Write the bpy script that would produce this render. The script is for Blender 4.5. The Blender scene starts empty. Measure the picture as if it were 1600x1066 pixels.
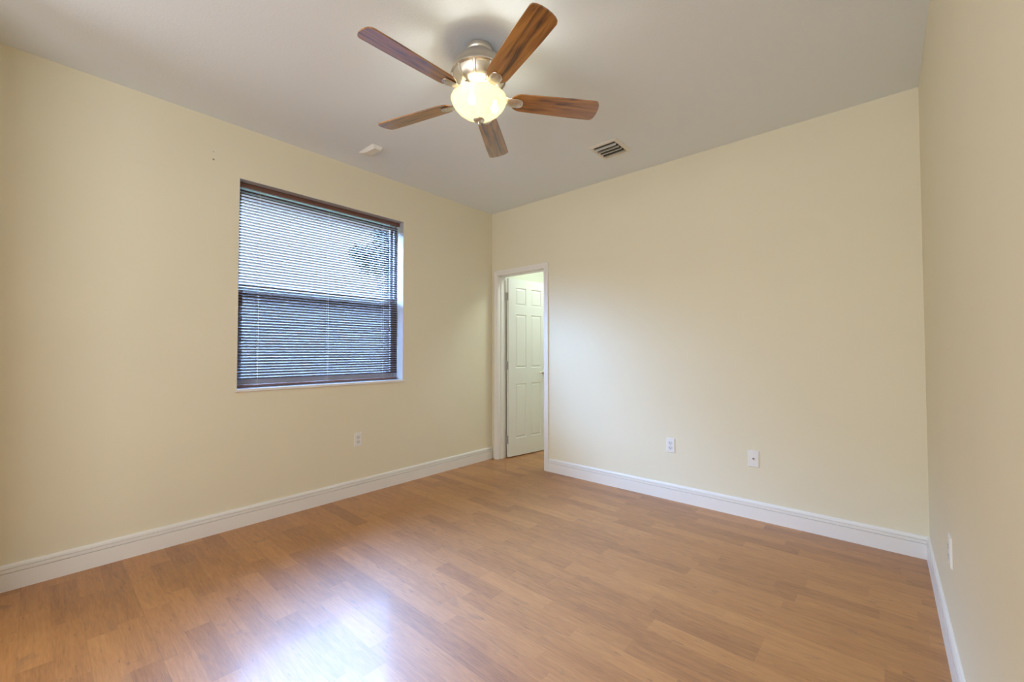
import bpy, bmesh, math, random
from mathutils import Vector, Matrix
from math import sin, cos, pi, radians as R

S = bpy.context.scene
C = S.collection
rnd = random.Random(7)

# ------------------------------------------------------------------ camera
ROOM_W, ROOM_H, ROOM_D = 3.477, 2.74, 3.75      # left wall x=0, back wall y=0, floor z=0
yaw, pitch, roll = 0.7232, 0.0250, -0.0007
cd = bpy.data.cameras.new('camera'); cam = bpy.data.objects.new('camera', cd); C.objects.link(cam)
cd.sensor_width = 36.0; cd.lens = 657.3156 / 1600 * 36.0
cd.clip_start = 0.02; cd.clip_end = 200
fw = Vector((-sin(yaw) * cos(pitch), cos(yaw) * cos(pitch), sin(pitch)))
rt = Vector((cos(yaw), sin(yaw), 0)); up = rt.cross(fw)
r2 = rt * cos(roll) + up * sin(roll); u2 = -rt * sin(roll) + up * cos(roll)
cam.matrix_world = Matrix(((r2.x, u2.x, -fw.x, 3.2972), (r2.y, u2.y, -fw.y, -3.3982),
                           (r2.z, u2.z, -fw.z, 1.1897), (0, 0, 0, 1)))
S.camera = cam

# ------------------------------------------------------------------ light and exposure
S.view_settings.view_transform = 'Standard'; S.view_settings.look = 'None'
S.view_settings.gamma = 1.0; S.view_settings.use_curve_mapping = False
S.view_settings.exposure = 0.02
S.cycles.max_bounces = 10; S.cycles.diffuse_bounces = 6; S.cycles.glossy_bounces = 4
S.cycles.transparent_max_bounces = 16; S.cycles.sample_clamp_indirect = 6.0
S.cycles.caustics_reflective = False; S.cycles.caustics_refractive = False
S.cycles.use_denoising = True

# sky: bright blue overhead and to one side, pale low haze behind the garden
wd = bpy.data.worlds.new('sky'); S.world = wd; wd.use_nodes = True
wt = wd.node_tree; bg = wt.nodes['Background']
wtc = wt.nodes.new('ShaderNodeTexCoord'); wsp = wt.nodes.new('ShaderNodeSeparateXYZ'); wrp = wt.nodes.new('ShaderNodeValToRGB')
wt.links.new(wtc.outputs['Generated'], wsp.inputs[0])


def wramp(out, a, b):
    n = wt.nodes.new('ShaderNodeMapRange'); n.interpolation_type = 'SMOOTHSTEP'
    n.inputs['From Min'].default_value = a; n.inputs['From Max'].default_value = b
    wt.links.new(wsp.outputs[out], n.inputs['Value']); return n.outputs['Result']


wmx = wt.nodes.new('ShaderNodeMath'); wmx.operation = 'MAXIMUM'
wt.links.new(wramp('Z', 0.31, 0.60), wmx.inputs[0]); wm2 = wt.nodes.new('ShaderNodeMath'); wm2.operation = 'MULTIPLY'
wt.links.new(wramp('Y', -0.35, -0.95), wm2.inputs[0]); wt.links.new(wramp('Z', 0.10, 0.32), wm2.inputs[1])
wt.links.new(wm2.outputs[0], wmx.inputs[1])
wt.links.new(wmx.outputs[0], wrp.inputs['Fac'])
wt.links.new(wrp.outputs['Color'], bg.inputs[0])
SKY_TOP, SKY_LOW = (0.33, 0.53, 1.0), (0.0043, 0.0045, 0.0054)
we = wrp.color_ramp.elements
we[0].position = 0.0; we[0].color = (*SKY_LOW, 1); we[1].position = 1.0; we[1].color = (*SKY_TOP, 1)
wad = wt.nodes.new('ShaderNodeMath'); wad.operation = 'MULTIPLY_ADD'      # brightest low on that side
wml = wt.nodes.new('ShaderNodeMath'); wml.operation = 'MULTIPLY'
wt.links.new(wramp('Y', -0.50, -0.85), wml.inputs[0]); wt.links.new(wramp('Z', 0.14, 0.34), wml.inputs[1])
wt.links.new(wml.outputs[0], wad.inputs[0]); wad.inputs[1].default_value = 6.0; wad.inputs[2].default_value = 116.0
wt.links.new(wad.outputs[0], bg.inputs[1])


def area(name, loc, direction, sx, sy, power, col, portal=False):
    l = bpy.data.lights.new(name, 'AREA'); l.shape = 'RECTANGLE'; l.size = sx; l.size_y = sy
    l.energy = power; l.color = col
    o = bpy.data.objects.new(name, l); C.objects.link(o); o.location = loc
    o.rotation_euler = Vector(direction).to_track_quat('-Z', 'Y').to_euler()
    if portal: l.cycles.is_portal = True
    return o


# daylight enters by the window in the left wall
area('window_portal', (-0.25, -1.83, 1.66), (1, 0, 0), 1.5, 1.5, 1, (1, 1, 1), portal=True)
# added fill lights behind the camera, shining in by the front wall opening
area('hall_fill', (1.2, -8.6, 1.15), (0.12, 1, 0.08), 2.3, 2.0, 54, (0.90, 0.95, 1.0))
area('hall_side_fill', (2.75, -5.2, 1.60), (-0.6, 1, 0.05), 1.3, 1.7, 44, (0.90, 0.95, 1.0))
area('hall_left_fill', (0.75, -5.3, 1.60), (0.75, 1, 0), 1.1, 1.4, 22, (0.90, 0.95, 1.0))
# lamp of the closet behind the door
area('closet_lamp', (0.95, 0.80, 2.68), (0, 0, -1), 0.55, 0.55, 19, (0.86, 1.0, 0.98))


# ------------------------------------------------------------------ materials
def mat(name):
    m = bpy.data.materials.new(name); m.use_nodes = True
    nt = m.node_tree; return m, nt, nt.nodes['Principled BSDF']


def N(nt, t, **k):
    n = nt.nodes.new(t)
    for a, b in k.items(): setattr(n, a, b)
    return n


def plain(name, col, rough=0.5, metal=0.0, spec=0.5, bump=0.0, bscale=120.0, coat=0.0, ior=1.5):
    m, nt, b = mat(name)
    b.inputs['Base Color'].default_value = (*col, 1); b.inputs['Roughness'].default_value = rough
    b.inputs['Metallic'].default_value = metal; b.inputs['Specular IOR Level'].default_value = spec
    b.inputs['IOR'].default_value = ior; b.inputs['Coat Weight'].default_value = coat
    tc = N(nt, 'ShaderNodeTexCoord'); nz = N(nt, 'ShaderNodeTexNoise')
    nz.inputs['Scale'].default_value = bscale; nz.inputs['Detail'].default_value = 3
    nt.links.new(tc.outputs['Object'], nz.inputs['Vector'])
    # a trace of tonal unevenness, as any painted surface has
    hv = N(nt, 'ShaderNodeHueSaturation'); mr = N(nt, 'ShaderNodeMapRange')
    mr.inputs['To Min'].default_value = 0.97; mr.inputs['To Max'].default_value = 1.03
    nt.links.new(nz.outputs['Fac'], mr.inputs['Value']); nt.links.new(mr.outputs['Result'], hv.inputs['Value'])
    hv.inputs['Color'].default_value = (*col, 1); nt.links.new(hv.outputs['Color'], b.inputs['Base Color'])
    if bump:
        bp = N(nt, 'ShaderNodeBump'); bp.inputs['Strength'].default_value = bump; bp.inputs['Distance'].default_value = 0.002
        nt.links.new(nz.outputs['Fac'], bp.inputs['Height']); nt.links.new(bp.outputs['Normal'], b.inputs['Normal'])
    return m


def math_n(nt, op, a, b=None, c=None):
    n = N(nt, 'ShaderNodeMath', operation=op)
    for i, v in enumerate((a, b, c)):
        if v is None: continue
        if isinstance(v, (int, float)): n.inputs[i].default_value = v
        else: nt.links.new(v, n.inputs[i])
    return n.outputs[0]


def mixc(nt, fac, a, b, blend='MIX'):
    n = N(nt, 'ShaderNodeMix', data_type='RGBA', blend_type=blend)
    for s, v in ((n.inputs[0], fac), (n.inputs[6], a), (n.inputs[7], b)):
        if isinstance(v, (int, float)): s.default_value = v
        elif isinstance(v, tuple): s.default_value = (*v, 1)
        else: nt.links.new(v, s)
    return n.outputs[2]


def ceiling_mat():
    m, nt, b = mat('ceiling_texture')
    b.inputs['Roughness'].default_value = 0.9; b.inputs['Specular IOR Level'].default_value = 0.2
    tc = N(nt, 'ShaderNodeTexCoord')
    n1 = N(nt, 'ShaderNodeTexNoise'); n1.inputs['Scale'].default_value = 90; n1.inputs['Detail'].default_value = 4
    n2 = N(nt, 'ShaderNodeTexVoronoi'); n2.inputs['Scale'].default_value = 110
    nt.links.new(tc.outputs['Object'], n1.inputs['Vector']); nt.links.new(tc.outputs['Object'], n2.inputs['Vector'])
    h = math_n(nt, 'ADD', n1.outputs['Fac'], math_n(nt, 'MULTIPLY', n2.outputs['Distance'], 0.5))
    bp = N(nt, 'ShaderNodeBump'); bp.inputs['Strength'].default_value = 0.16; bp.inputs['Distance'].default_value = 0.003
    nt.links.new(h, bp.inputs['Height']); nt.links.new(bp.outputs['Normal'], b.inputs['Normal'])
    b.inputs['Base Color'].default_value = (0.80, 0.86, 0.925, 1)
    return m


def wall_mat(name, col, holes=()):
    m, nt, b = mat(name)
    b.inputs['Roughness'].default_value = 0.62; b.inputs['Specular IOR Level'].default_value = 0.35
    tc = N(nt, 'ShaderNodeTexCoord')
    n1 = N(nt, 'ShaderNodeTexNoise'); n1.inputs['Scale'].default_value = 90; n1.inputs['Detail'].default_value = 3
    nt.links.new(tc.outputs['Object'], n1.inputs['Vector'])
    n2 = N(nt, 'ShaderNodeTexNoise'); n2.inputs['Scale'].default_value = 2.2
    nt.links.new(tc.outputs['Object'], n2.inputs['Vector'])
    v = N(nt, 'ShaderNodeMapRange'); v.inputs['To Min'].default_value = 0.975; v.inputs['To Max'].default_value = 1.025
    nt.links.new(n2.outputs['Fac'], v.inputs['Value'])
    hv = N(nt, 'ShaderNodeHueSaturation'); hv.inputs['Color'].default_value = (*col, 1)
    nt.links.new(v.outputs['Result'], hv.inputs['Value'])
    out = hv.outputs['Color']
    for p, rad, k in holes:                          # old nail holes
        d = N(nt, 'ShaderNodeVectorMath', operation='DISTANCE'); nt.links.new(tc.outputs['Object'], d.inputs[0])
        d.inputs[1].default_value = p
        out = mixc(nt, math_n(nt, 'MULTIPLY', math_n(nt, 'LESS_THAN', d.outputs['Value'], rad), k), out, (0.16, 0.13, 0.09))
    nt.links.new(out, b.inputs['Base Color'])
    bp = N(nt, 'ShaderNodeBump'); bp.inputs['Strength'].default_value = 0.16; bp.inputs['Distance'].default_value = 0.002
    nt.links.new(n1.outputs['Fac'], bp.inputs['Height']); nt.links.new(bp.outputs['Normal'], b.inputs['Normal'])
    return m


def floor_mat():
    """Two-strip laminate running along x: 93.5 mm strips, boards of two strips."""
    m, nt, b = mat('laminate_floor'); L = nt.links.new
    tc = N(nt, 'ShaderNodeTexCoord'); sp = N(nt, 'ShaderNodeSeparateXYZ'); L(tc.outputs['Object'], sp.inputs[0])
    x, y = sp.outputs[0], sp.outputs[1]
    SW = 0.0935
    ry = math_n(nt, 'DIVIDE', math_n(nt, 'ADD', y, 2.863 + SW * 100), SW)
    row = math_n(nt, 'FLOOR', ry); fy = math_n(nt, 'FRACT', ry)
    wr = N(nt, 'ShaderNodeTexWhiteNoise', noise_dimensions='1D'); L(row, wr.inputs['W'])
    ln = math_n(nt, 'MULTIPLY_ADD', wr.outputs['Value'], 0.16, 0.40)
    wr2 = N(nt, 'ShaderNodeTexWhiteNoise', noise_dimensions='1D'); L(math_n(nt, 'ADD', row, 37.3), wr2.inputs['W'])
    cx = math_n(nt, 'DIVIDE', math_n(nt, 'ADD', math_n(nt, 'ADD', x, 20.0), math_n(nt, 'MULTIPLY', wr2.outputs['Value'], 3.0)), ln)
    col = math_n(nt, 'FLOOR', cx); fx = math_n(nt, 'FRACT', cx)
    cv = N(nt, 'ShaderNodeCombineXYZ'); L(row, cv.inputs[0]); L(col, cv.inputs[1])
    wn = N(nt, 'ShaderNodeTexWhiteNoise', noise_dimensions='2D'); L(cv.outputs[0], wn.inputs['Vector'])
    tone = wn.outputs['Value']
    ws = N(nt, 'ShaderNodeSeparateXYZ'); L(wn.outputs['Color'], ws.inputs[0])
    # grain coordinates: stretched along the strip, shifted for each strip
    gv = N(nt, 'ShaderNodeCombineXYZ')
    L(math_n(nt, 'MULTIPLY_ADD', ws.outputs[1], 31.0, math_n(nt, 'MULTIPLY', x, 3.2)), gv.inputs[0])
    L(math_n(nt, 'MULTIPLY', y, 46.0), gv.inputs[1]); L(math_n(nt, 'MULTIPLY', ws.outputs[2], 53.0), gv.inputs[2])
    g1 = N(nt, 'ShaderNodeTexNoise'); g1.inputs['Scale'].default_value = 1.0; g1.inputs['Detail'].default_value = 6
    g1.inputs['Roughness'].default_value = 0.62; g1.inputs['Distortion'].default_value = 0.9; L(gv.outputs[0], g1.inputs['Vector'])
    # wide cloudy figure and darker knots
    cvv = N(nt, 'ShaderNodeCombineXYZ')
    L(math_n(nt, 'MULTIPLY_ADD', ws.outputs[2], 17.0, math_n(nt, 'MULTIPLY', x, 4.5)), cvv.inputs[0])
    L(math_n(nt, 'MULTIPLY', y, 13.0), cvv.inputs[1]); L(math_n(nt, 'MULTIPLY', ws.outputs[1], 29.0), cvv.inputs[2])
    g2 = N(nt, 'ShaderNodeTexNoise'); g2.inputs['Scale'].default_value = 1.0; g2.inputs['Detail'].default_value = 4; g2.inputs['Distortion'].default_value = 1.2
    L(cvv.outputs[0], g2.inputs['Vector'])
    kn = N(nt, 'ShaderNodeMapRange'); kn.inputs['From Min'].default_value = 0.62; kn.inputs['From Max'].default_value = 0.74
    L(g2.outputs['Fac'], kn.inputs['Value'])
    rp = N(nt, 'ShaderNodeValToRGB'); e = rp.color_ramp.elements
    e[0].position = 0.0; e[0].color = (0.25, 0.088, 0.020, 1); e[1].position = 1.0; e[1].color = (0.56, 0.255, 0.074, 1)
    k = rp.color_ramp.elements.new(0.5); k.color = (0.42, 0.174, 0.043, 1)
    t = math_n(nt, 'ADD', math_n(nt, 'MULTIPLY', tone, 0.44),
               math_n(nt, 'ADD', math_n(nt, 'MULTIPLY', g1.outputs['Fac'], 0.80), math_n(nt, 'MULTIPLY', g2.outputs['Fac'], 0.45)))
    fvv = N(nt, 'ShaderNodeCombineXYZ')                # fine pores and short dark flecks along the grain
    L(math_n(nt, 'MULTIPLY', x, 15.0), fvv.inputs[0]); L(math_n(nt, 'MULTIPLY', y, 190.0), fvv.inputs[1]); L(math_n(nt, 'MULTIPLY', ws.outputs[2], 11.0), fvv.inputs[2])
    g3 = N(nt, 'ShaderNodeTexNoise'); g3.inputs['Scale'].default_value = 1.0; g3.inputs['Detail'].default_value = 3; L(fvv.outputs[0], g3.inputs['Vector'])
    kvv = N(nt, 'ShaderNodeCombineXYZ')
    L(math_n(nt, 'MULTIPLY', x, 13.0), kvv.inputs[0]); L(math_n(nt, 'MULTIPLY', y, 60.0), kvv.inputs[1]); L(math_n(nt, 'MULTIPLY', ws.outputs[1], 41.0), kvv.inputs[2])
    g4 = N(nt, 'ShaderNodeTexNoise'); g4.inputs['Scale'].default_value = 1.0; g4.inputs['Detail'].default_value = 2; L(kvv.outputs[0], g4.inputs['Vector'])
    fl = N(nt, 'ShaderNodeMapRange'); fl.inputs['From Min'].default_value = 0.66; fl.inputs['From Max'].default_value = 0.74; L(g4.outputs['Fac'], fl.inputs['Value'])
    t = math_n(nt, 'ADD', t, math_n(nt, 'MULTIPLY', math_n(nt, 'SUBTRACT', g3.outputs['Fac'], 0.5), 0.75))
    t = math_n(nt, 'SUBTRACT', t, 0.35)
    L(t, rp.inputs['Fac'])
    c = mixc(nt, math_n(nt, 'MULTIPLY', kn.outputs['Result'], 0.6), rp.outputs['Color'], (0.23, 0.105, 0.045))
    c = mixc(nt, math_n(nt, 'MULTIPLY', fl.outputs['Result'], 0.6), c, (0.20, 0.08, 0.025))
    # seams: hairline between strips, plainer line between boards (every second row) and at strip ends
    dy = math_n(nt, 'MULTIPLY', math_n(nt, 'MINIMUM', fy, math_n(nt, 'SUBTRACT', 1.0, fy)), SW)
    dx = math_n(nt, 'MULTIPLY', math_n(nt, 'MINIMUM', fx, math_n(nt, 'SUBTRACT', 1.0, fx)), ln)
    sm = math_n(nt, 'MAXIMUM', math_n(nt, 'LESS_THAN', dy, 0.0011), math_n(nt, 'LESS_THAN', dx, 0.0010))
    ry2 = math_n(nt, 'FRACT', math_n(nt, 'MULTIPLY', ry, 0.5))
    by = math_n(nt, 'MINIMUM', ry2, math_n(nt, 'SUBTRACT', 1.0, ry2))
    bs = math_n(nt, 'LESS_THAN', by, 0.0075)
    c = mixc(nt, math_n(nt, 'MULTIPLY', sm, 0.14), c, (0.22, 0.10, 0.045))
    c = mixc(nt, math_n(nt, 'MULTIPLY', bs, 0.22), c, (0.20, 0.09, 0.04))
    L(c, b.inputs['Base Color'])
    b.inputs['Roughness'].default_value = 0.52; b.inputs['IOR'].default_value = 1.6; b.inputs['Specular IOR Level'].default_value = 1.0
    b.inputs['Coat Weight'].default_value = 0.28; b.inputs['Coat Roughness'].default_value = 0.15; b.inputs['Coat IOR'].default_value = 1.5
    bp = N(nt, 'ShaderNodeBump'); bp.inputs['Strength'].default_value = 0.06; bp.inputs['Distance'].default_value = 0.001
    L(g1.outputs['Fac'], bp.inputs['Height']); L(bp.outputs['Normal'], b.inputs['Normal'])
    return m


def blade_mat():
    """Stained walnut veneer, grain along the blade (local x)."""
    m, nt, b = mat('walnut_blade'); L = nt.links.new
    tc = N(nt, 'ShaderNodeTexCoord'); mp = N(nt, 'ShaderNodeMapping'); mp.inputs['Scale'].default_value = (4.0, 42.0, 6.0)
    oi = N(nt, 'ShaderNodeObjectInfo'); L(tc.outputs['Object'], mp.inputs['Vector'])
    ad = N(nt, 'ShaderNodeVectorMath', operation='ADD'); L(mp.outputs['Vector'], ad.inputs[0])
    sc = N(nt, 'ShaderNodeVectorMath', operation='SCALE'); sc.inputs[0].default_value = (13, 7, 23); L(oi.outputs['Random'], sc.inputs['Scale'])
    L(sc.outputs[0], ad.inputs[1])
    n = N(nt, 'ShaderNodeTexNoise'); n.inputs['Scale'].default_value = 1; n.inputs['Detail'].default_value = 6; n.inputs['Distortion'].default_value = 0.7
    L(ad.outputs[0], n.inputs['Vector'])
    rp = N(nt, 'ShaderNodeValToRGB'); e = rp.color_ramp.elements
    e[0].position = 0.30; e[0].color = (0.050, 0.014, 0.002, 1); e[1].position = 0.66; e[1].color = (0.44, 0.190, 0.034, 1)
    k = e.new(0.46); k.color = (0.275, 0.108, 0.017, 1)
    L(n.outputs['Fac'], rp.inputs['Fac']); L(rp.outputs['Color'], b.inputs['Base Color'])
    b.inputs['Roughness'].default_value = 0.36; b.inputs['Coat Weight'].default_value = 1.0; b.inputs['Coat Roughness'].default_value = 0.26; b.inputs['Coat IOR'].default_value = 1.7
    return m


def nickel_mat():
    m, nt, b = mat('brushed_nickel'); L = nt.links.new
    b.inputs['Metallic'].default_value = 1.0; b.inputs['Base Color'].default_value = (0.74, 0.69, 0.60, 1)
    tc = N(nt, 'ShaderNodeTexCoord'); mp = N(nt, 'ShaderNodeMapping'); mp.inputs['Scale'].default_value = (40, 40, 400)
    n = N(nt, 'ShaderNodeTexNoise'); n.inputs['Scale'].default_value = 1; L(tc.outputs['Object'], mp.inputs['Vector']); L(mp.outputs['Vector'], n.inputs['Vector'])
    mr = N(nt, 'ShaderNodeMapRange'); mr.inputs['To Min'].default_value = 0.26; mr.inputs['To Max'].default_value = 0.44
    L(n.outputs['Fac'], mr.inputs['Value']); L(mr.outputs['Result'], b.inputs['Roughness'])
    return m


def bowl_mat(strength):
    """Lit alabaster glass bowl."""
    m, nt, b = mat('alabaster_glass'); L = nt.links.new
    out = nt.nodes['Material Output']
    tc = N(nt, 'ShaderNodeTexCoord'); n = N(nt, 'ShaderNodeTexNoise'); n.inputs['Scale'].default_value = 9; n.inputs['Detail'].default_value = 3; n.inputs['Distortion'].default_value = 1.5
    L(tc.outputs['Object'], n.inputs['Vector'])
    col = mixc(nt, n.outputs['Fac'], (1.0, 0.92, 0.62), (1.0, 0.82, 0.42))
    b.inputs['Base Color'].default_value = (0.45, 0.42, 0.34, 1); b.inputs['Roughness'].default_value = 0.3
    L(col, b.inputs['Emission Color']); b.inputs['Emission Strength'].default_value = strength
    tr = N(nt, 'ShaderNodeBsdfTranslucent'); tr.inputs['Color'].default_value = (1.0, 0.86, 0.62, 1)
    mx = N(nt, 'ShaderNodeMixShader'); mx.inputs[0].default_value = 0.015
    L(b.outputs[0], mx.inputs[1]); L(tr.outputs[0], mx.inputs[2])
    # slightly see-through, so the bulbs show as bright spots and throw soft light past the glass
    tp = N(nt, 'ShaderNodeBsdfTransparent'); tp.inputs[0].default_value = (1.0, 0.93, 0.78, 1)
    m2 = N(nt, 'ShaderNodeMixShader'); m2.inputs[0].default_value = 0.085
    L(mx.outputs[0], m2.inputs[1]); L(tp.outputs[0], m2.inputs[2]); L(m2.outputs[0], out.inputs['Surface'])
    return m


def emit_mat(name, col, s):
    m, nt, b = mat(name); b.inputs['Base Color'].default_value = (0.9, 0.9, 0.9, 1)
    b.inputs['Emission Color'].default_value = (*col, 1); b.inputs['Emission Strength'].default_value = s
    return m


def glass_mat():
    m, nt, b = mat('window_glass'); L = nt.links.new; out = nt.nodes['Material Output']; nt.nodes.remove(b)
    t = N(nt, 'ShaderNodeBsdfTransparent'); t.inputs[0].default_value = (0.93, 0.96, 0.95, 1)
    g = N(nt, 'ShaderNodeBsdfGlossy'); g.inputs['Roughness'].default_value = 0.02
    f = N(nt, 'ShaderNodeFresnel'); f.inputs['IOR'].default_value = 1.45
    ge = N(nt, 'ShaderNodeNewGeometry')                 # reflect at the entry face only
    fac = math_n(nt, 'MULTIPLY', f.outputs[0], math_n(nt, 'SUBTRACT', 1.0, ge.outputs['Backfacing']))
    mx = N(nt, 'ShaderNodeMixShader'); L(fac, mx.inputs[0]); L(t.outputs[0], mx.inputs[1]); L(g.outputs[0], mx.inputs[2])
    L(mx.outputs[0], out.inputs['Surface']); return m


def screen_mat():
    m, nt, b = mat('insect_mesh'); L = nt.links.new; out = nt.nodes['Material Output']
    b.inputs['Base Color'].default_value = (0.10, 0.09, 0.10, 1); b.inputs['Roughness'].default_value = 0.8
    t = N(nt, 'ShaderNodeBsdfTransparent'); mx = N(nt, 'ShaderNodeMixShader'); mx.inputs[0].default_value = 0.42
    L(t.outputs[0], mx.inputs[1]); L(b.outputs[0], mx.inputs[2]); L(mx.outputs[0], out.inputs['Surface']); return m


def leaf_mat():
    m, nt, b = mat('leaves'); L = nt.links.new; out = nt.nodes['Material Output']
    tc = N(nt, 'ShaderNodeTexCoord'); n = N(nt, 'ShaderNodeTexNoise'); n.inputs['Scale'].default_value = 3
    L(tc.outputs['Object'], n.inputs['Vector'])
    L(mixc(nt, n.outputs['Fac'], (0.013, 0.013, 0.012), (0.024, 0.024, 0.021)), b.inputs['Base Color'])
    b.inputs['Roughness'].default_value = 0.9; b.inputs['Specular IOR Level'].default_value = 0.05
    return m


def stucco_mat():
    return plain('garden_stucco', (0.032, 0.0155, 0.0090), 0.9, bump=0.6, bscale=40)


BOWL = 0.52
M = dict(
    wall=wall_mat('cream_wall_paint', (0.79, 0.745, 0.58), holes=(((0, -2.643, 2.512), 0.0045, 0.35), ((0, -2.642, 2.461), 0.006, 0.75))),
    ceiling=ceiling_mat(), floor=floor_mat(),
    trim=plain('white_trim_paint', (0.83, 0.82, 0.79), 0.38, bump=0.03, bscale=200),
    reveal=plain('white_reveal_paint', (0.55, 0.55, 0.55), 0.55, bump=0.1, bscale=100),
    marble=plain('white_marble_sill', (0.80, 0.80, 0.80), 0.2, bscale=14),
    door=plain('white_door_paint', (0.80, 0.81, 0.77), 0.40, bump=0.04, bscale=220),
    closet=plain('closet_paint', (0.74, 0.74, 0.62), 0.7, bump=0.1),
    hall=plain('hall_paint', (0.80, 0.77, 0.68), 0.7, bump=0.1),
    plastic=plain('white_plastic', (0.82, 0.82, 0.79), 0.3),
    slot=plain('dark_slot', (0.06, 0.055, 0.05), 0.6),
    socket=plain('socket_grey', (0.70, 0.71, 0.72), 0.35),
    brass=plain('jack_metal', (0.20, 0.17, 0.14), 0.35, metal=0.8),
    nickel=nickel_mat(), blade=blade_mat(), bowl=bowl_mat(BOWL), bowl_in=bowl_mat(7.5),
    bulb=emit_mat('lit_bulb', (0.97, 1.0, 0.90), 120.0),
    slat=plain('brown_slat_enamel', (0.054, 0.027, 0.016), 0.48, coat=0.05, bscale=30),
    rail=plain('brown_rail_enamel', (0.150, 0.066, 0.045), 0.30, coat=0.3, bscale=30),
    cord=plain('pale_cord', (0.70, 0.66, 0.62), 0.7),
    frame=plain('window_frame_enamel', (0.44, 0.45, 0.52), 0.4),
    glass=glass_mat(), screen=screen_mat(),
    vent=plain('white_vent_enamel', (0.78, 0.77, 0.72), 0.4), duct=plain('dark_duct', (0.085, 0.075, 0.055), 0.8),
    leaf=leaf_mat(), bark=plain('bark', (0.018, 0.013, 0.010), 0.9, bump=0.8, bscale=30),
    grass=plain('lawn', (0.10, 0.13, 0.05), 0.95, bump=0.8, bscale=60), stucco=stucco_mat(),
    hinge=plain('steel_hinge', (0.46, 0.46, 0.43), 0.35, metal=0.3),
)


# ------------------------------------------------------------------ mesh helpers
def add_box(bm, a, b, bevel=0.0, seg=1):
    x0, y0, z0 = (min(a[i], b[i]) for i in range(3)); x1, y1, z1 = (max(a[i], b[i]) for i in range(3))
    v = [bm.verts.new(p) for p in ((x0, y0, z0), (x1, y0, z0), (x1, y1, z0), (x0, y1, z0), (x0, y0, z1), (x1, y0, z1), (x1, y1, z1), (x0, y1, z1))]
    f = [bm.faces.new([v[i] for i in q]) for q in ((0, 3, 2, 1), (4, 5, 6, 7), (0, 1, 5, 4), (1, 2, 6, 5), (2, 3, 7, 6), (3, 0, 4, 7))]
    if bevel:
        es = list({e for q in f for e in q.edges})
        bmesh.ops.bevel(bm, geom=es, offset=bevel, segments=seg, affect='EDGES', profile=0.5)


def add_lathe(bm, prof, c=(0, 0), seg=48, cap=True):
    rings = []
    for r, z in prof:
        if r < 1e-6: rings.append([bm.verts.new((c[0], c[1], z))])
        else: rings.append([bm.verts.new((c[0] + r * cos(2 * pi * i / seg), c[1] + r * sin(2 * pi * i / seg), z)) for i in range(seg)])
    for A, B in zip(rings, rings[1:]):
        for i in range(seg):
            j = (i + 1) % seg
            q = [A[i % len(A)], A[j % len(A)], B[j % len(B)], B[i % len(B)]]
            q = list(dict.fromkeys(q))
            if len(q) > 2: bm.faces.new(q)
    if cap:
        for r in (rings[0], rings[-1]):
            if len(r) > 2: bm.faces.new(r)


def add_tube(bm, pts, r, seg=8):
    pts = [Vector(p) for p in pts]; rings = []
    for i, p in enumerate(pts):
        d = (pts[min(i + 1, len(pts) - 1)] - pts[max(i - 1, 0)]).normalized()
        s = d.orthogonal().normalized() if abs(d.z) > 0.95 else d.cross(Vector((0, 0, 1))).normalized()
        t = d.cross(s)
        rr = r[i] if isinstance(r, (list, tuple)) else r
        rings.append([bm.verts.new(p + s * rr * cos(2 * pi * k / seg) + t * rr * sin(2 * pi * k / seg)) for k in range(seg)])
    for A, B in zip(rings, rings[1:]):
        for k in range(seg): bm.faces.new((A[k], A[(k + 1) % seg], B[(k + 1) % seg], B[k]))
    bm.faces.new(rings[0]); bm.faces.new(rings[-1])


def add_sweep(bm, sections):
    """Skin a list of equal closed polylines, capped."""
    rings = [[bm.verts.new(p) for p in s] for s in sections]; n = len(rings[0])
    for A, B in zip(rings, rings[1:]):
        for k in range(n): bm.faces.new((A[k], A[(k + 1) % n], B[(k + 1) % n], B[k]))
    bm.faces.new(rings[0]); bm.faces.new(rings[-1])


def obj(name, bm, m, parent=None, smooth=False, loc=None, rot=None):
    bmesh.ops.recalc_face_normals(bm, faces=bm.faces)
    me = bpy.data.meshes.new(name); bm.to_mesh(me); bm.free()
    me.materials.append(m)
    if smooth:
        me.polygons.foreach_set('use_smooth', [True] * len(me.polygons))
        me.set_sharp_from_angle(angle=R(38))
    o = bpy.data.objects.new(name, me); C.objects.link(o)
    if parent: o.parent = parent
    if loc: o.location = loc
    if rot: o.rotation_euler = rot
    return o


def thing(name, label, cat, loc, rot=(0, 0, 0), group=None):
    o = bpy.data.objects.new(name, None); C.objects.link(o); o.empty_display_size = 0.05
    o.location = loc; o.rotation_euler = rot; o['label'] = label; o['category'] = cat
    if group: o['group'] = group
    return o


def struct(name, bm, m, label, cat, smooth=False, loc=None, rot=None):
    o = obj(name, bm, m, None, smooth, loc, rot); o['kind'] = 'structure'; o['label'] = label; o['category'] = cat
    return o


B = bmesh.new
W, H, D = ROOM_W, ROOM_H, ROOM_D
WIN_Y0, WIN_Y1, WIN_Z0, WIN_Z1 = -2.490, -1.170, 0.935, 2.385
DX0, DX1, DZ = 0.098, 0.731, 2.030                # clear door opening
BT = 0.115                                        # back wall thickness

# ------------------------------------------------------------------ setting
b = B(); add_box(b, (-0.2, -9.1, -0.1), (W + 0.2, 1.9, 0)); struct('floor', b, M['floor'], 'honey brown two-strip laminate floor with a satin gloss', 'floor')
b = B(); add_box(b, (-0.2, -9.1, H), (W + 0.2, 1.9, H + 0.1)); struct('ceiling', b, M['ceiling'], 'white ceiling with a fine sprayed texture', 'ceiling')

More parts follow.
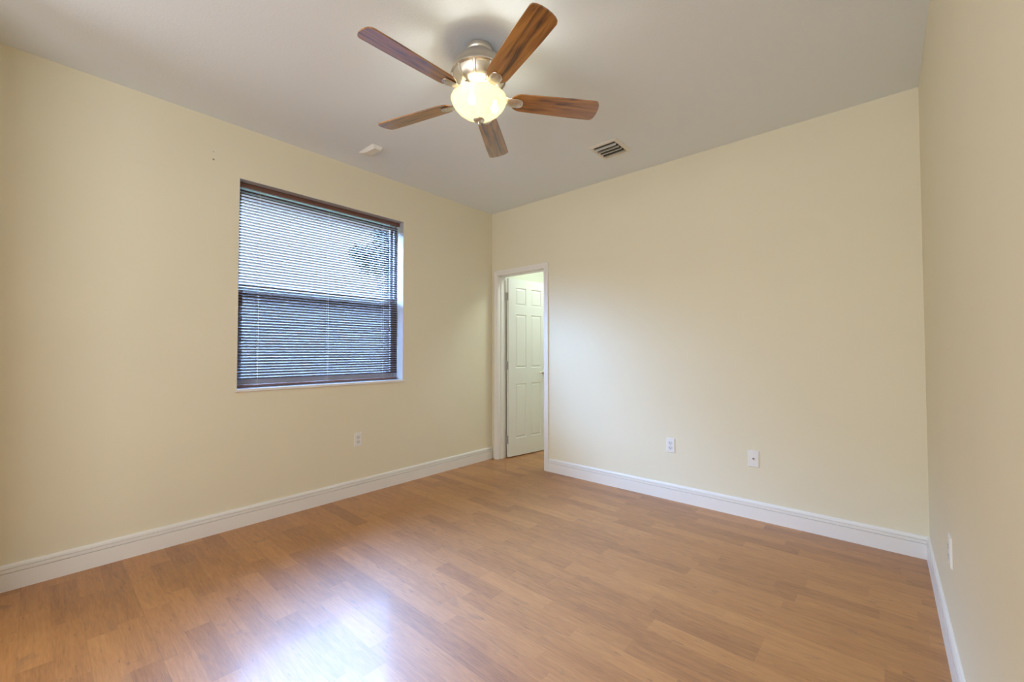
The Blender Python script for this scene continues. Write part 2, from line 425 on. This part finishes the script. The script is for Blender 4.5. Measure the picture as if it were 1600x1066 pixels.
b = B(); T = 0.20
add_box(b, (-T, -D - 0.1, 0), (0, WIN_Y0, H)); add_box(b, (-T, WIN_Y1, 0), (0, BT, H))
add_box(b, (-T, WIN_Y0, 0), (0, WIN_Y1, WIN_Z0 - 0.02)); add_box(b, (-T, WIN_Y0, WIN_Z1), (0, WIN_Y1, H))
struct('wall_left', b, M['wall'], 'cream painted wall with the window', 'wall')
b = B(); JX0, JX1, JZ = DX0 - 0.02, DX1 + 0.02, DZ + 0.02
add_box(b, (0, 0, 0), (JX0, BT, H)); add_box(b, (JX1, 0, 0), (W, BT, H)); add_box(b, (JX0, 0, JZ), (JX1, BT, H))
struct('wall_back', b, M['wall'], 'cream painted wall with the open white door', 'wall')
b = B(); add_box(b, (W, -D - 0.1, 0), (W + 0.12, BT, H)); struct('wall_right', b, M['wall'], 'cream painted wall close by on the right', 'wall')
b = B(); FX0, FX1, FZ = 0.60, 3.30, 2.68  # unseen opening, sized to let the added fill light in
add_box(b, (0, -D - 0.1, 0), (FX0, -D, H)); add_box(b, (FX1, -D - 0.1, 0), (W, -D, H)); add_box(b, (FX0, -D - 0.1, FZ), (FX1, -D, H))
struct('wall_front', b, M['wall'], 'cream painted wall with a wide unseen opening added for the fill light', 'wall')
b = B(); add_box(b, (-0.1, -9.0, 0), (0, -D - 0.1, H)); add_box(b, (W, -9.0, 0), (W + 0.1, -D - 0.1, H)); add_box(b, (-0.1, -9.1, 0), (W + 0.1, -9.0, H))  # unseen hall that holds the added fill lights
struct('wall_hall', b, M['hall'], 'pale walls of the unseen hall around the added fill lights', 'wall')
b = B(); add_box(b, (-0.12, BT, 0), (-0.02, 1.8, H)); add_box(b, (1.7, BT, 0), (1.8, 1.8, H)); add_box(b, (-0.12, 1.8, 0), (1.8, 1.9, H))
struct('wall_closet', b, M['closet'], 'pale walls of the closet behind the white door', 'wall')

# reveal lining of the window recess
b = B(); e = 0.003
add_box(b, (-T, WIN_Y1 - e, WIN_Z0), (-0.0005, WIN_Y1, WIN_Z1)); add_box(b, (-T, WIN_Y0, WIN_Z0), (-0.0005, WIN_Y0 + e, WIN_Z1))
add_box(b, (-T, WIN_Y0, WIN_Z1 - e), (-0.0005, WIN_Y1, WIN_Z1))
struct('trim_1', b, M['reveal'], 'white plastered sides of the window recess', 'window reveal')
b = B(); add_box(b, (-T + 0.02, WIN_Y0, WIN_Z0 - 0.02), (0, WIN_Y1, WIN_Z0)); add_box(b, (-0.001, WIN_Y0 - 0.008, WIN_Z0 - 0.02), (0.014, WIN_Y1 + 0.014, WIN_Z0), 0.003, 2)
struct('trim_2', b, M['marble'], 'white marble sill under the brown blind', 'window sill')


# baseboards: flat face with two beads near the top
BH = 0.1294
BP = [(0, 0), (0.0145, 0), (0.0145, 0.0860), (0.0065, 0.0866), (0.0065, 0.0898), (0.0142, 0.0904), (0.0140, 0.1062), (0.0065, 0.1068),
      (0.0065, 0.1100), (0.0125, 0.1106), (0.0110, 0.120), (0.0070, 0.127), (0.0020, BH), (0, BH)]


def baseboard(name, label, P0, P1, n, m0=0, m1=0):
    """Profile from wall line P0-P1 standing out along n; m = mitre at the ends."""
    P0, P1, n = Vector((*P0, 0)), Vector((*P1, 0)), Vector((*n, 0)); d = (P1 - P0).normalized()
    secs = [[P + n * t + Vector((0, 0, z)) + d * (k * t) for t, z in BP] for P, k in ((P0, m0), (P1, -m1))]
    b = B(); add_sweep(b, secs); struct(name, b, M['trim'], label, 'baseboard')


baseboard('baseboard_left', 'white baseboard below the window wall', (0, -D), (0, 0), (1, 0), 1, 1)
baseboard('baseboard_back', 'white baseboard right of the door', (DX1 + 0.053, 0), (W, 0), (0, -1), 0, 1)
baseboard('baseboard_right', 'white baseboard of the right wall', (W, 0), (W, -D), (-1, 0), 1, 1)
baseboard('baseboard_closet', 'white baseboard inside the closet', (-0.02, 1.8), (-0.02, BT), (1, 0), 0, 0)

# door casing (moulded), one continuous frame
CP = [(0, 0), (0, 0.011), (0.006, 0.0135), (0.012, 0.0125), (0.020, 0.0125), (0.028, 0.0165), (0.046, 0.018), (0.053, 0.016), (0.053, 0)]
b = B(); i0, i1, iz = DX0 - 0.003, DX1 + 0.003, DZ + 0.003
sec = lambda ox, oz, sx, sz: [Vector((ox + sx * w, -t, oz + sz * w)) for w, t in CP]
cw = 1.0
add_sweep(b, [sec(i0, 0, -1, 0), sec(i0, iz, -1, 1), sec(i1, iz, 1, 1), sec(i1, 0, 1, 0)])
struct('trim_3', b, M['trim'], 'white moulded casing around the door opening', 'door casing')
b = B()
add_box(b, (JX0, -0.001, 0), (DX0, BT + 0.006, DZ)); add_box(b, (DX1, -0.001, 0), (JX1, BT + 0.006, DZ)); add_box(b, (JX0, -0.001, DZ), (JX1, BT + 0.006, JZ))
for x0, x1 in ((DX0, DX0 + 0.010), (DX1 - 0.010, DX1)): add_box(b, (x0, 0.035, 0), (x1, 0.078, DZ), 0.001)
add_box(b, (DX0, 0.035, DZ - 0.010), (DX1, 0.078, DZ), 0.001)
struct('trim_4', b, M['trim'], 'white door jamb with its stop', 'door jamb')

# ------------------------------------------------------------------ the open door
DW, DH, DT = 0.610, 2.005, 0.035
ang = R(81.5)
door = thing('door_1', 'white six panel door standing open into the closet', 'door', (DX0 + 0.012, BT + 0.008, 0.012), (0, 0, ang)); door['kind'] = 'structure'


def door_leaf():
    bm = B()
    xs = [0, 0.105, 0.265, 0.345, 0.505, DW]; zs = [0, 0.195, 0.810, 0.990, 1.600, 1.705, 1.905, DH]
    pan = {(1, 1), (3, 1), (1, 3), (3, 3), (1, 5), (3, 5)}; sides = []
    for yy, flip in ((-DT, False), (0.0, True)):
        vs = {(i, j): bm.verts.new((x, yy, z)) for i, x in enumerate(xs) for j, z in enumerate(zs)}
        pf = []
        for i in range(len(xs) - 1):
            for j in range(len(zs) - 1):
                q = [vs[i, j], vs[i + 1, j], vs[i + 1, j + 1], vs[i, j + 1]]
                if flip: q.reverse()
                f = bm.faces.new(q)
                if (i, j) in pan: pf.append(f)
        bm.normal_update()
        bmesh.ops.inset_individual(bm, faces=pf, thickness=0.006, depth=-0.009)
        bmesh.ops.inset_individual(bm, faces=pf, thickness=0.008, depth=0.0)
        bmesh.ops.inset_individual(bm, faces=pf, thickness=0.022, depth=0.0065)
        sides.append([vs[i, 0] for i in range(len(xs))] + [vs[len(xs) - 1, j] for j in range(1, len(zs))]
                     + [vs[i, len(zs) - 1] for i in range(len(xs) - 2, -1, -1)] + [vs[0, j] for j in range(len(zs) - 2, 0, -1)])
    a_, b_ = sides
    for k in range(len(a_)):                             # edges of the slab
        bm.faces.new((a_[k], b_[k], b_[(k + 1) % len(a_)], a_[(k + 1) % len(a_)]))
    return bm


obj('door_leaf', door_leaf(), M['door'], door)
for z in (0.19, 1.02, 1.80):
    b = B(); add_tube(b, [(-0.004, 0.005, z - 0.045), (-0.004, 0.005, z + 0.045)], 0.006, 10)
    add_box(b, (-0.0025, -0.030, z - 0.045), (-0.0002, 0.002, z + 0.045))
    obj('hinge', b, M['hinge'], door, True)
for s, yy in ((-1, -DT), (1, 0.0)):
    b = B(); hx, hz = 0.548, 0.93
    M4 = Matrix.Translation((hx, yy, hz)) @ Matrix.Rotation(R(-90) * -s, 4, 'X')
    t = B(); add_lathe(t, [(0.030, 0), (0.030, 0.004), (0.026, 0.008), (0.011, 0.010), (0.010, 0.040), (0.0001, 0.042)], seg=24)
    bmesh.ops.transform(t, matrix=Matrix.Translation((hx, yy, hz)) @ Matrix.Rotation(pi / 2 if s < 0 else -pi / 2, 4, 'X'), verts=t.verts)
    me = bpy.data.meshes.new('tmp'); t.to_mesh(me); t.free(); b.from_mesh(me); bpy.data.meshes.remove(me)
    add_tube(b, [(hx + 0.006, yy + s * 0.042, hz), (hx - 0.03, yy + s * 0.046, hz + 0.002), (hx - 0.08, yy + s * 0.044, hz + 0.001), (hx - 0.105, yy + s * 0.040, hz - 0.003)], [0.009, 0.0095, 0.0085, 0.006], 12)
    obj('door_handle', b, M['nickel'], door, True)

# ------------------------------------------------------------------ window
fx0, fx1 = -0.165, -0.105
win = bpy.data.objects.new('window_1', None); C.objects.link(win); win.location = (fx1, (WIN_Y0 + WIN_Y1) / 2, WIN_Z0)
win['kind'] = 'structure'; win['label'] = 'white single hung window behind the brown blind'; win['category'] = 'window'
wo = Vector(win.location)


def wbox(bm, a, b_, bev=0.0): add_box(bm, Vector(a) - wo, Vector(b_) - wo, bev)


def ring(bm, x0, x1, y0, y1, z0, z1, w, wt=None, wb=None, bev=0.002):
    wt = wt or w; wb = wb or w
    wbox(bm, (x0, y0, z0), (x1, y0 + w, z1), bev); wbox(bm, (x0, y1 - w, z0), (x1, y1, z1), bev)
    wbox(bm, (x0, y0 + w, z0), (x1, y1 - w, z0 + wb), bev); wbox(bm, (x0, y0 + w, z1 - wt), (x1, y1 - w, z1), bev)


ZM = 1.665
ey0, ey1, ez0, ez1 = WIN_Y0 + 0.004, WIN_Y1 - 0.004, WIN_Z0 + 0.001, WIN_Z1 - 0.004
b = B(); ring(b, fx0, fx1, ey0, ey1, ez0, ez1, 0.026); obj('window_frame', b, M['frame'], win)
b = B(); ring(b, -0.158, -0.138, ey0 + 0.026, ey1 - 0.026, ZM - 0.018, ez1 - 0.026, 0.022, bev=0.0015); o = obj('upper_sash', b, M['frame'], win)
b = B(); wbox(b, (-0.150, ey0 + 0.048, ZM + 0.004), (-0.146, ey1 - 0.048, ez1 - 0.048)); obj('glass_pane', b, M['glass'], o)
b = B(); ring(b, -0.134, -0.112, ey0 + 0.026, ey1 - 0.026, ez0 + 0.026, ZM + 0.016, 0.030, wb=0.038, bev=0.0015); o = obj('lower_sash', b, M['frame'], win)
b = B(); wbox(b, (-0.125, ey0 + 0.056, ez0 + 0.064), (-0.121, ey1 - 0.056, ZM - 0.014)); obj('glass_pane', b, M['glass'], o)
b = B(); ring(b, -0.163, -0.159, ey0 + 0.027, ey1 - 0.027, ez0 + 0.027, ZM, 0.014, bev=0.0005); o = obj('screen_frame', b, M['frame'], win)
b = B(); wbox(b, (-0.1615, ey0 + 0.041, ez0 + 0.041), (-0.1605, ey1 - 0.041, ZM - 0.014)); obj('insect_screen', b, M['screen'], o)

# ------------------------------------------------------------------ mini blind
BX = -0.076                                        # slat axis
bl = thing('window_blind', 'brown metal mini blind lowered over the window with its slats open', 'blind', (BX, (WIN_Y0 + WIN_Y1) / 2, WIN_Z0))
bo = Vector(bl.location)
hy0, hy1 = WIN_Y0 + 0.006, WIN_Y1 - 0.008
sy0, sy1 = WIN_Y0 + 0.010, WIN_Y1 - 0.020
L3 = lambda x, y, z: Vector((x, y, z)) - bo
b = B()
for q in (((BX - 0.019, hy0 + 0.01, 2.352), (BX + 0.015, hy1 - 0.006, 2.380)),): add_box(b, L3(*q[0]), L3(*q[1]), 0.002)
obj('headrail', b, M['rail'], bl)
b = B()
vp = [(0.018, 2.3465), (0.0215, 2.3465), (0.0225, 2.350), (0.0225, 2.3745), (0.0215, 2.378), (0.018, 2.378)]
add_sweep(b, [[L3(BX + x, y, z) for x, z in vp] for y in (hy0, hy1)])
obj('valance', b, M['rail'], bl)
b = B(); PITCH = 0.0207; n_sl = 65; top = 2.328; TILT = R(-34)
for i in range(n_sl):
    zc = top - i * PITCH; dt = TILT + R(rnd.uniform(-0.8, 0.8))
    up_, lo_ = [], []
    for k in range(6):
        u = -0.0125 + 0.025 * k / 5; h = 0.0022 * (1 - (u / 0.0125) ** 2)
        for lst, th in ((up_, 0.0002), (lo_, -0.0002)):
            hh = h + th; lst.append((u * cos(dt) - hh * sin(dt), u * sin(dt) + hh * cos(dt)))
    pf = up_ + lo_[::-1]
    a0, a1 = rnd.uniform(-.0004, .0004), rnd.uniform(-.0004, .0004)
    add_sweep(b, [[L3(BX + x, y, zc + z + s) for x, z in pf] for y, s in ((sy0, a0), (sy1, a1))])
obj('slats', b, M['slat'], bl, True)
zb = top - (n_sl - 1) * PITCH
b = B(); add_box(b, L3(BX - 0.013, sy0, WIN_Z0 + 0.004), L3(BX + 0.013, sy1, WIN_Z0 + 0.022), 0.004, 2); obj('bottom_rail', b, M['rail'], bl, True)
for y in (-2.343, -1.836, -1.338):
    b = B()
    for dx in (-0.0138, 0.0138): add_tube(b, [L3(BX + dx, y, WIN_Z0 + 0.018), L3(BX + dx, y, 2.352)], 0.0008, 6)
    for i in range(n_sl):
        zc = top - i * PITCH - 0.0012
        add_tube(b, [L3(BX - 0.0138, y, zc - 0.0016), L3(BX + 0.0138, y, zc + 0.0016)], 0.0005, 4)
    obj('ladder_cord', b, M['cord'], bl)
b = B(); add_tube(b, [L3(BX + 0.024, -1.285, 2.35), L3(BX + 0.0245, -1.283, 1.9), L3(BX + 0.024, -1.282, 1.408)], 0.0009, 6)
lc = obj('lift_cord', b, M['cord'], bl)
b = B(); add_lathe(b, [(0.0001, 1.412), (0.003, 1.410), (0.0045, 1.392), (0.0055, 1.378), (0.0001, 1.376)], (BX + 0.024 - bo.x, -1.282 - bo.y), 12)
for v in b.verts: v.co.z -= bo.z
obj('tassel', b, M['rail'], lc, True)

# ------------------------------------------------------------------ ceiling fan
FC = (1.776, -1.927)
fan = thing('ceiling_fan', 'brushed nickel ceiling fan with five walnut blades and a lit glass bowl', 'ceiling fan', (FC[0], FC[1], H))
fz = lambda pr: [(r, z - H) for r, z in pr]
b = B(); add_lathe(b, fz([(0.060, 2.7395), (0.066, 2.735), (0.068, 2.716), (0.064, 2.708), (0.071, 2.703), (0.073, 2.690), (0.066, 2.680), (0.05, 2.674)])); obj('canopy', b, M['nickel'], fan, True)
b = B(); add_lathe(b, fz([(0.050, 2.680), (0.092, 2.676), (0.108, 2.668), (0.124, 2.650), (0.134, 2.628), (0.139, 2.606), (0.143, 2.602), (0.144, 2.594), (0.140, 2.590),
                         (0.134, 2.586), (0.127, 2.560), (0.112, 2.538), (0.090, 2.522), (0.060, 2.516)]), seg=64)
for k in range(10):                                    # raised ribs of the lower motor shell
    a = 2 * pi * k / 10 + 0.31; t = Vector((-sin(a), cos(a), 0)); rd = Vector((cos(a), sin(a), 0))
    secs = []
    for r, z in ((0.137, 2.590), (0.131, 2.562), (0.116, 2.540), (0.094, 2.524)):
        p = rd * r + Vector((0, 0, z - H)); secs.append([p + t * .007, p + t * .004 + rd * .004, p - t * .004 + rd * .004, p - t * .007, p - rd * .006])
    add_sweep(b, secs)
obj('motor_housing', b, M['nickel'], fan, True)
b = B(); add_lathe(b, fz([(0.036, 2.520), (0.036, 2.500), (0.050, 2.496), (0.056, 2.488), (0.054, 2.478), (0.020, 2.474), (0.012, 2.40), (0.010, 2.372)]), seg=40); obj('light_fitter', b, M['nickel'], fan, True)
b = B()
outer = [(0.1360, 2.476), (0.1410, 2.475), (0.1430, 2.470), (0.1405, 2.464), (0.1370, 2.454), (0.1260, 2.435), (0.1100, 2.416), (0.088, 2.399), (0.062, 2.384), (0.036, 2.373), (0.012, 2.368)]
inner = [(0.012, 2.372), (0.035, 2.377), (0.060, 2.388), (0.085, 2.403), (0.107, 2.420), (0.1225, 2.438), (0.1330, 2.456), (0.1360, 2.476)]
add_lathe(b, fz(outer + inner), seg=64, cap=False); bmesh.ops.remove_doubles(b, verts=b.verts, dist=1e-5)
bowl = obj('lamp_bowl', b, M['bowl'], fan, True)
bowl.data.materials.append(M['bowl_in'])               # the inside glows brighter, next to the bulbs
for p in bowl.data.polygons:
    c = p.center; rr = math.hypot(c.x, c.y)
    if p.normal.z > 0.02 and Vector((c.x, c.y, 0)).normalized().dot(p.normal) < 0.05: p.material_index = 1
b = B(); add_lathe(b, fz([(0.0001, 2.3715), (0.026, 2.370), (0.0285, 2.366), (0.026, 2.362), (0.012, 2.359), (0.0065, 2.355), (0.0085, 2.349), (0.0065, 2.343), (0.0001, 2.340)]), seg=32); obj('finial', b, M['nickel'], fan, True)
for k in range(2):
    a = R((-76, 52)[k]); rb = (0.070, 0.080)[k]
    b = B(); cx_, cy_ = rb * cos(a), rb * sin(a)
    add_lathe(b, fz([(0.0001, 2.414), (0.014, 2.417), (0.020, 2.426), (0.021, 2.434), (0.016, 2.446), (0.010, 2.456), (0.010, 2.474)]), (cx_, cy_), 16)
    obj('bulb', b, M['bulb'], fan, True)


def blade_mesh():
    bm = B(); n = 26; r0, r1 = 0.165, 0.634; o = []
    for i in range(n + 1):                               # half outline: width grows to the tip, ends rounded
        t = i / n; x = r0 + (r1 - r0) * (1 - cos(pi * t)) / 2; u = (x - r0) / (r1 - r0)
        w = 0.053 + 0.010 * min(1, u * 1.4)
        a = min(1, (x - r0) / 0.055); w *= (1 - (1 - a) ** 2.2) * 0.55 + 0.45 if a < 1 else 1
        c = max(0, (x - (r1 - 0.030)) / 0.030)
        w *= (1 - c ** 2.6) ** 0.5 if c < 1 else 0
        o.append((x, w))
    # gently bowed end
    pts = [(x, w) for x, w in o] + [(x, -w) for x, w in o[::-1] if w > 1e-6]
    pts = [p for i, p in enumerate(pts) if i == 0 or (Vector(p) - Vector(pts[i - 1])).length > 1e-4]
    tp = [bm.verts.new((x, y, 0.003)) for x, y in pts]; bt = [bm.verts.new((x, y, -0.003)) for x, y in pts]
    bm.faces.new(tp); bm.faces.new(bt[::-1])
    for i in range(len(pts)): bm.faces.new((tp[i], bt[i], bt[(i + 1) % len(pts)], tp[(i + 1) % len(pts)]))
    return bm


def arm_mesh():
    """Tapered nickel bracket: from under the motor out to a rounded pad below the blade."""
    bm = B(); secs = []
    for x, w, z, h in ((0.070, 0.016, 0.043, 0.006), (0.100, 0.017, 0.034, 0.007), (0.130, 0.021, 0.012, 0.008), (0.150, 0.025, -0.003, 0.007), (0.175, 0.0285, -0.0065, 0.006),
                       (0.200, 0.0290, -0.0068, 0.0055), (0.212, 0.0265, -0.0066, 0.0050), (0.221, 0.0205, -0.0062, 0.0044), (0.2265, 0.0110, -0.0058, 0.0040)):
        secs.append([Vector((x, w * cos(q), z + h * (sin(q) if sin(q) < 0 else 0.5 * sin(q)))) for q in [2 * pi * k / 16 for k in range(16)]])
    add_sweep(bm, secs); return bm


BZ = 2.477 - H; PITCH_A = R(-13); TH0 = 4.674
bp_, ap_ = None, None
for k in range(5):
    a = TH0 + k * 2 * pi / 5
    mtx = Matrix.Translation((0, 0, BZ)) @ Matrix.Rotation(a, 4, 'Z') @ Matrix.Rotation(PITCH_A, 4, 'X')
    if k == 0:
        bp_ = obj('blade', blade_mesh(), M['blade'], fan); ap_ = obj('blade_arm', arm_mesh(), M['nickel'], fan, True); sp_ = []
        for sx, sy in ((0.192, 0.018), (0.192, -0.018), (0.214, 0.0)):
            b = B(); add_lathe(b, [(0.0001, -0.0145), (0.0032, -0.0138), (0.0040, -0.0120), (0.0040, -0.008)], (sx, sy), 12)
            sp_.append(obj('screw', b, M['hinge'], ap_, True))
        o1, o2, scs = bp_, ap_, sp_
    else:
        o1, o2 = bp_.copy(), ap_.copy(); C.objects.link(o1); C.objects.link(o2); scs = []
        for s in sp_:
            q = s.copy(); C.objects.link(q); q.parent = o2
    o1.matrix_local = mtx; o2.matrix_local = mtx

# ------------------------------------------------------------------ ceiling vent
vx0, vx1, vy0, vy1 = 1.633, 1.870, -0.642, -0.390
vt = thing('ceiling_vent', 'white louvred air vent in the ceiling right of the fan', 'air vent', ((vx0 + vx1) / 2, (vy0 + vy1) / 2, H))
hw, hd = (vx1 - vx0) / 2, (vy1 - vy0) / 2; iw, idp = 0.088, 0.090
b = B()
pr = [(0.0, 0.0), (0.0, -0.003), (0.010, -0.008), (0.026, -0.009), (0.030, -0.004), (0.030, 0.0)]
secs = []
for sx, sy in ((-1, -1), (1, -1), (1, 1), (-1, 1), (-1, -1)):
    secs.append([Vector((sx * (hw - t), sy * (hd - t), z)) for t, z in pr])
rings = [[b.verts.new(p) for p in s] for s in secs[:4]]
for i in range(4):
    A_, B_ = rings[i], rings[(i + 1) % 4]
    for k in range(len(pr)): b.faces.new((A_[k], A_[(k + 1) % len(pr)], B_[(k + 1) % len(pr)], B_[k]))
obj('vent_frame', b, M['vent'], vt)
b = B(); add_box(b, (-hw + 0.030, -hd + 0.030, -0.0010), (hw - 0.030, hd - 0.030, -0.0004)); obj('vent_duct', b, M['duct'], vt)
L_ = 2 * (hd - 0.030)
for k in range(4):
    yc = -hd + 0.030 + L_ * (k + 0.62) / 4.25
    b = B(); q = R((66, 58, 50, 46)[k]); hl = 0.0125
    p = [Vector((0, hl * cos(q) * s, -0.0130 + hl * sin(q) * s)) for s in (-1, 1)]; nn = Vector((0, -sin(q), cos(q))) * 0.0012
    pf = [p[0] - nn, p[1] - nn, p[1] + nn, p[0] + nn]
    add_sweep(b, [[v + Vector((x, yc, 0)) for v in pf] for x in (-hw + 0.029, hw - 0.029)])
    obj('slat', b, M['vent'], vt)

# ------------------------------------------------------------------ ceiling alarm box
al = thing('ceiling_alarm', 'small white box alarm on the ceiling above the window', 'alarm', (0.37, -1.722, H))
b = B(); pf = [(-0.100, 0.0), (-0.098, -0.008), (-0.030, -0.024), (0.097, -0.030), (0.101, -0.027), (0.102, 0.0)]
add_sweep(b, [[Vector((x, sy * (0.041 + 0.5 * z), z)) for x, z in pf] for sy in (-1, 1)]); obj('alarm_case', b, M['plastic'], al)
b = B(); add_box(b, (-0.098, -0.040, -0.004), (0.100, 0.040, 0.0)); obj('mounting_plate', b, M['plastic'], al)


# ------------------------------------------------------------------ wall plates (local: wall plane y=0, faces -y)
def plate_bm(w=0.070, h=0.115, t=0.006):
    bm = B(); pr = [(0, 0), (0.0, -0.0022), (0.0035, -t), ]
    secs = [[(-w / 2 + d, y, -h / 2 + d), (w / 2 - d, y, -h / 2 + d), (w / 2 - d, y, h / 2 - d), (-w / 2 + d, y, h / 2 - d)] for d, y in pr]
    add_sweep(bm, secs); return bm


def outlet(label, loc, rz):
    o = thing('wall_outlet', label, 'outlet', loc, (0, 0, rz), 'duplex outlets low on the walls')
    obj('cover_plate', plate_bm(), M['plastic'], o)
    for z in (-0.0195, 0.0195):
        b = B(); pts = [(0.0172 * cos(q), max(-0.0142, min(0.0142, 0.0172 * sin(q)))) for q in [2 * pi * k / 28 for k in range(28)]]
        add_sweep(b, [[(x, y, z + zz) for x, zz in pts] for y in (-0.005, -0.0078)]); rc = obj('receptacle', b, M['socket'], o)
        b = B()
        for x, hh in ((-0.0064, 0.0045), (0.0064, 0.0036)): add_box(b, (x - 0.0012, -0.0081, z + 0.003 - hh), (x + 0.0012, -0.0074, z + 0.003 + hh))
        add_box(b, (-0.0024, -0.0081, z - 0.0105), (0.0024, -0.0074, z - 0.0060)); obj('slots', b, M['slot'], rc)
    b = B(); add_tube(b, [(0, -0.005, 0), (0, -0.0072, 0)], 0.0028, 10); obj('screw', b, M['socket'], o)
    return o


outlet('white duplex outlet on the wall below the window', (0, -1.605, 0.4575), pi / 2)
outlet('white duplex outlet on the back wall between door and jack plate', (2.000, 0, 0.4345), 0)
o = outlet('white outlet seen edge on, on the right wall', (W, -1.085, 0.432), -pi / 2)
jk = thing('wall_plate', 'white cable jack plate with one dark socket on the back wall', 'wall plate', (2.591, 0, 0.4255))
obj('cover_plate', plate_bm(0.070, 0.118), M['plastic'], jk)
b = B(); add_tube(b, [(0, -0.005, 0.001), (0, -0.011, 0.001)], 0.0058, 16); obj('jack', b, M['brass'], jk)
for z in (-0.042, 0.042):
    b = B(); add_tube(b, [(0, -0.005, z), (0, -0.0072, z)], 0.003, 10); obj('screw', b, M['socket'], jk)

# ------------------------------------------------------------------ outside the window
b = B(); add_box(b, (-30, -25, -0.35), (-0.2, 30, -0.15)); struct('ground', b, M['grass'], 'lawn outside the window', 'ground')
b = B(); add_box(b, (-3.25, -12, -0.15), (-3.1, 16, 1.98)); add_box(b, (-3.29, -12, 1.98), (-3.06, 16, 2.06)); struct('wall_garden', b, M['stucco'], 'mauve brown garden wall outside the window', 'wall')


def tree(loc, h, cr, label):
    t = thing('tree', label, 'tree', loc)
    b = B(); add_tube(b, [(0, 0, 0), (0.05, 0.02, h * 0.4), (0.0, 0.08, h * 0.75)], [0.13, 0.10, 0.05], 10)
    for k in range(5):
        a = k * 1.3; add_tube(b, [(0.04, 0.03, h * 0.42), (cr * .35 * cos(a), cr * .35 * sin(a), h * .62), (cr * .7 * cos(a), cr * .7 * sin(a), h * .78)], [0.05, 0.035, 0.015], 6)
    obj('trunk', b, M['bark'], t, True)
    b = B()
    cl = [Vector((rnd.gauss(0, cr * .5), rnd.gauss(0, cr * .5), h * .75 + rnd.gauss(0, cr * .35))) for _ in range(26)]
    for i in range(5200):
        c = rnd.choice(cl) + Vector((rnd.gauss(0, .16), rnd.gauss(0, .16), rnd.gauss(0, .14))) * cr
        u = Vector((rnd.uniform(-1, 1), rnd.uniform(-1, 1), rnd.uniform(-.6, .6))).normalized(); w = u.orthogonal().normalized() * 0.026; l = u * 0.06
        b.faces.new([b.verts.new(p) for p in (c - l, c + w, c + l, c - w)])
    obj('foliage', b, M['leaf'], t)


tree((-9.6, 4.6, -0.15), 6.1, 0.85, 'dim tree outside, seen through the upper right of the blind')
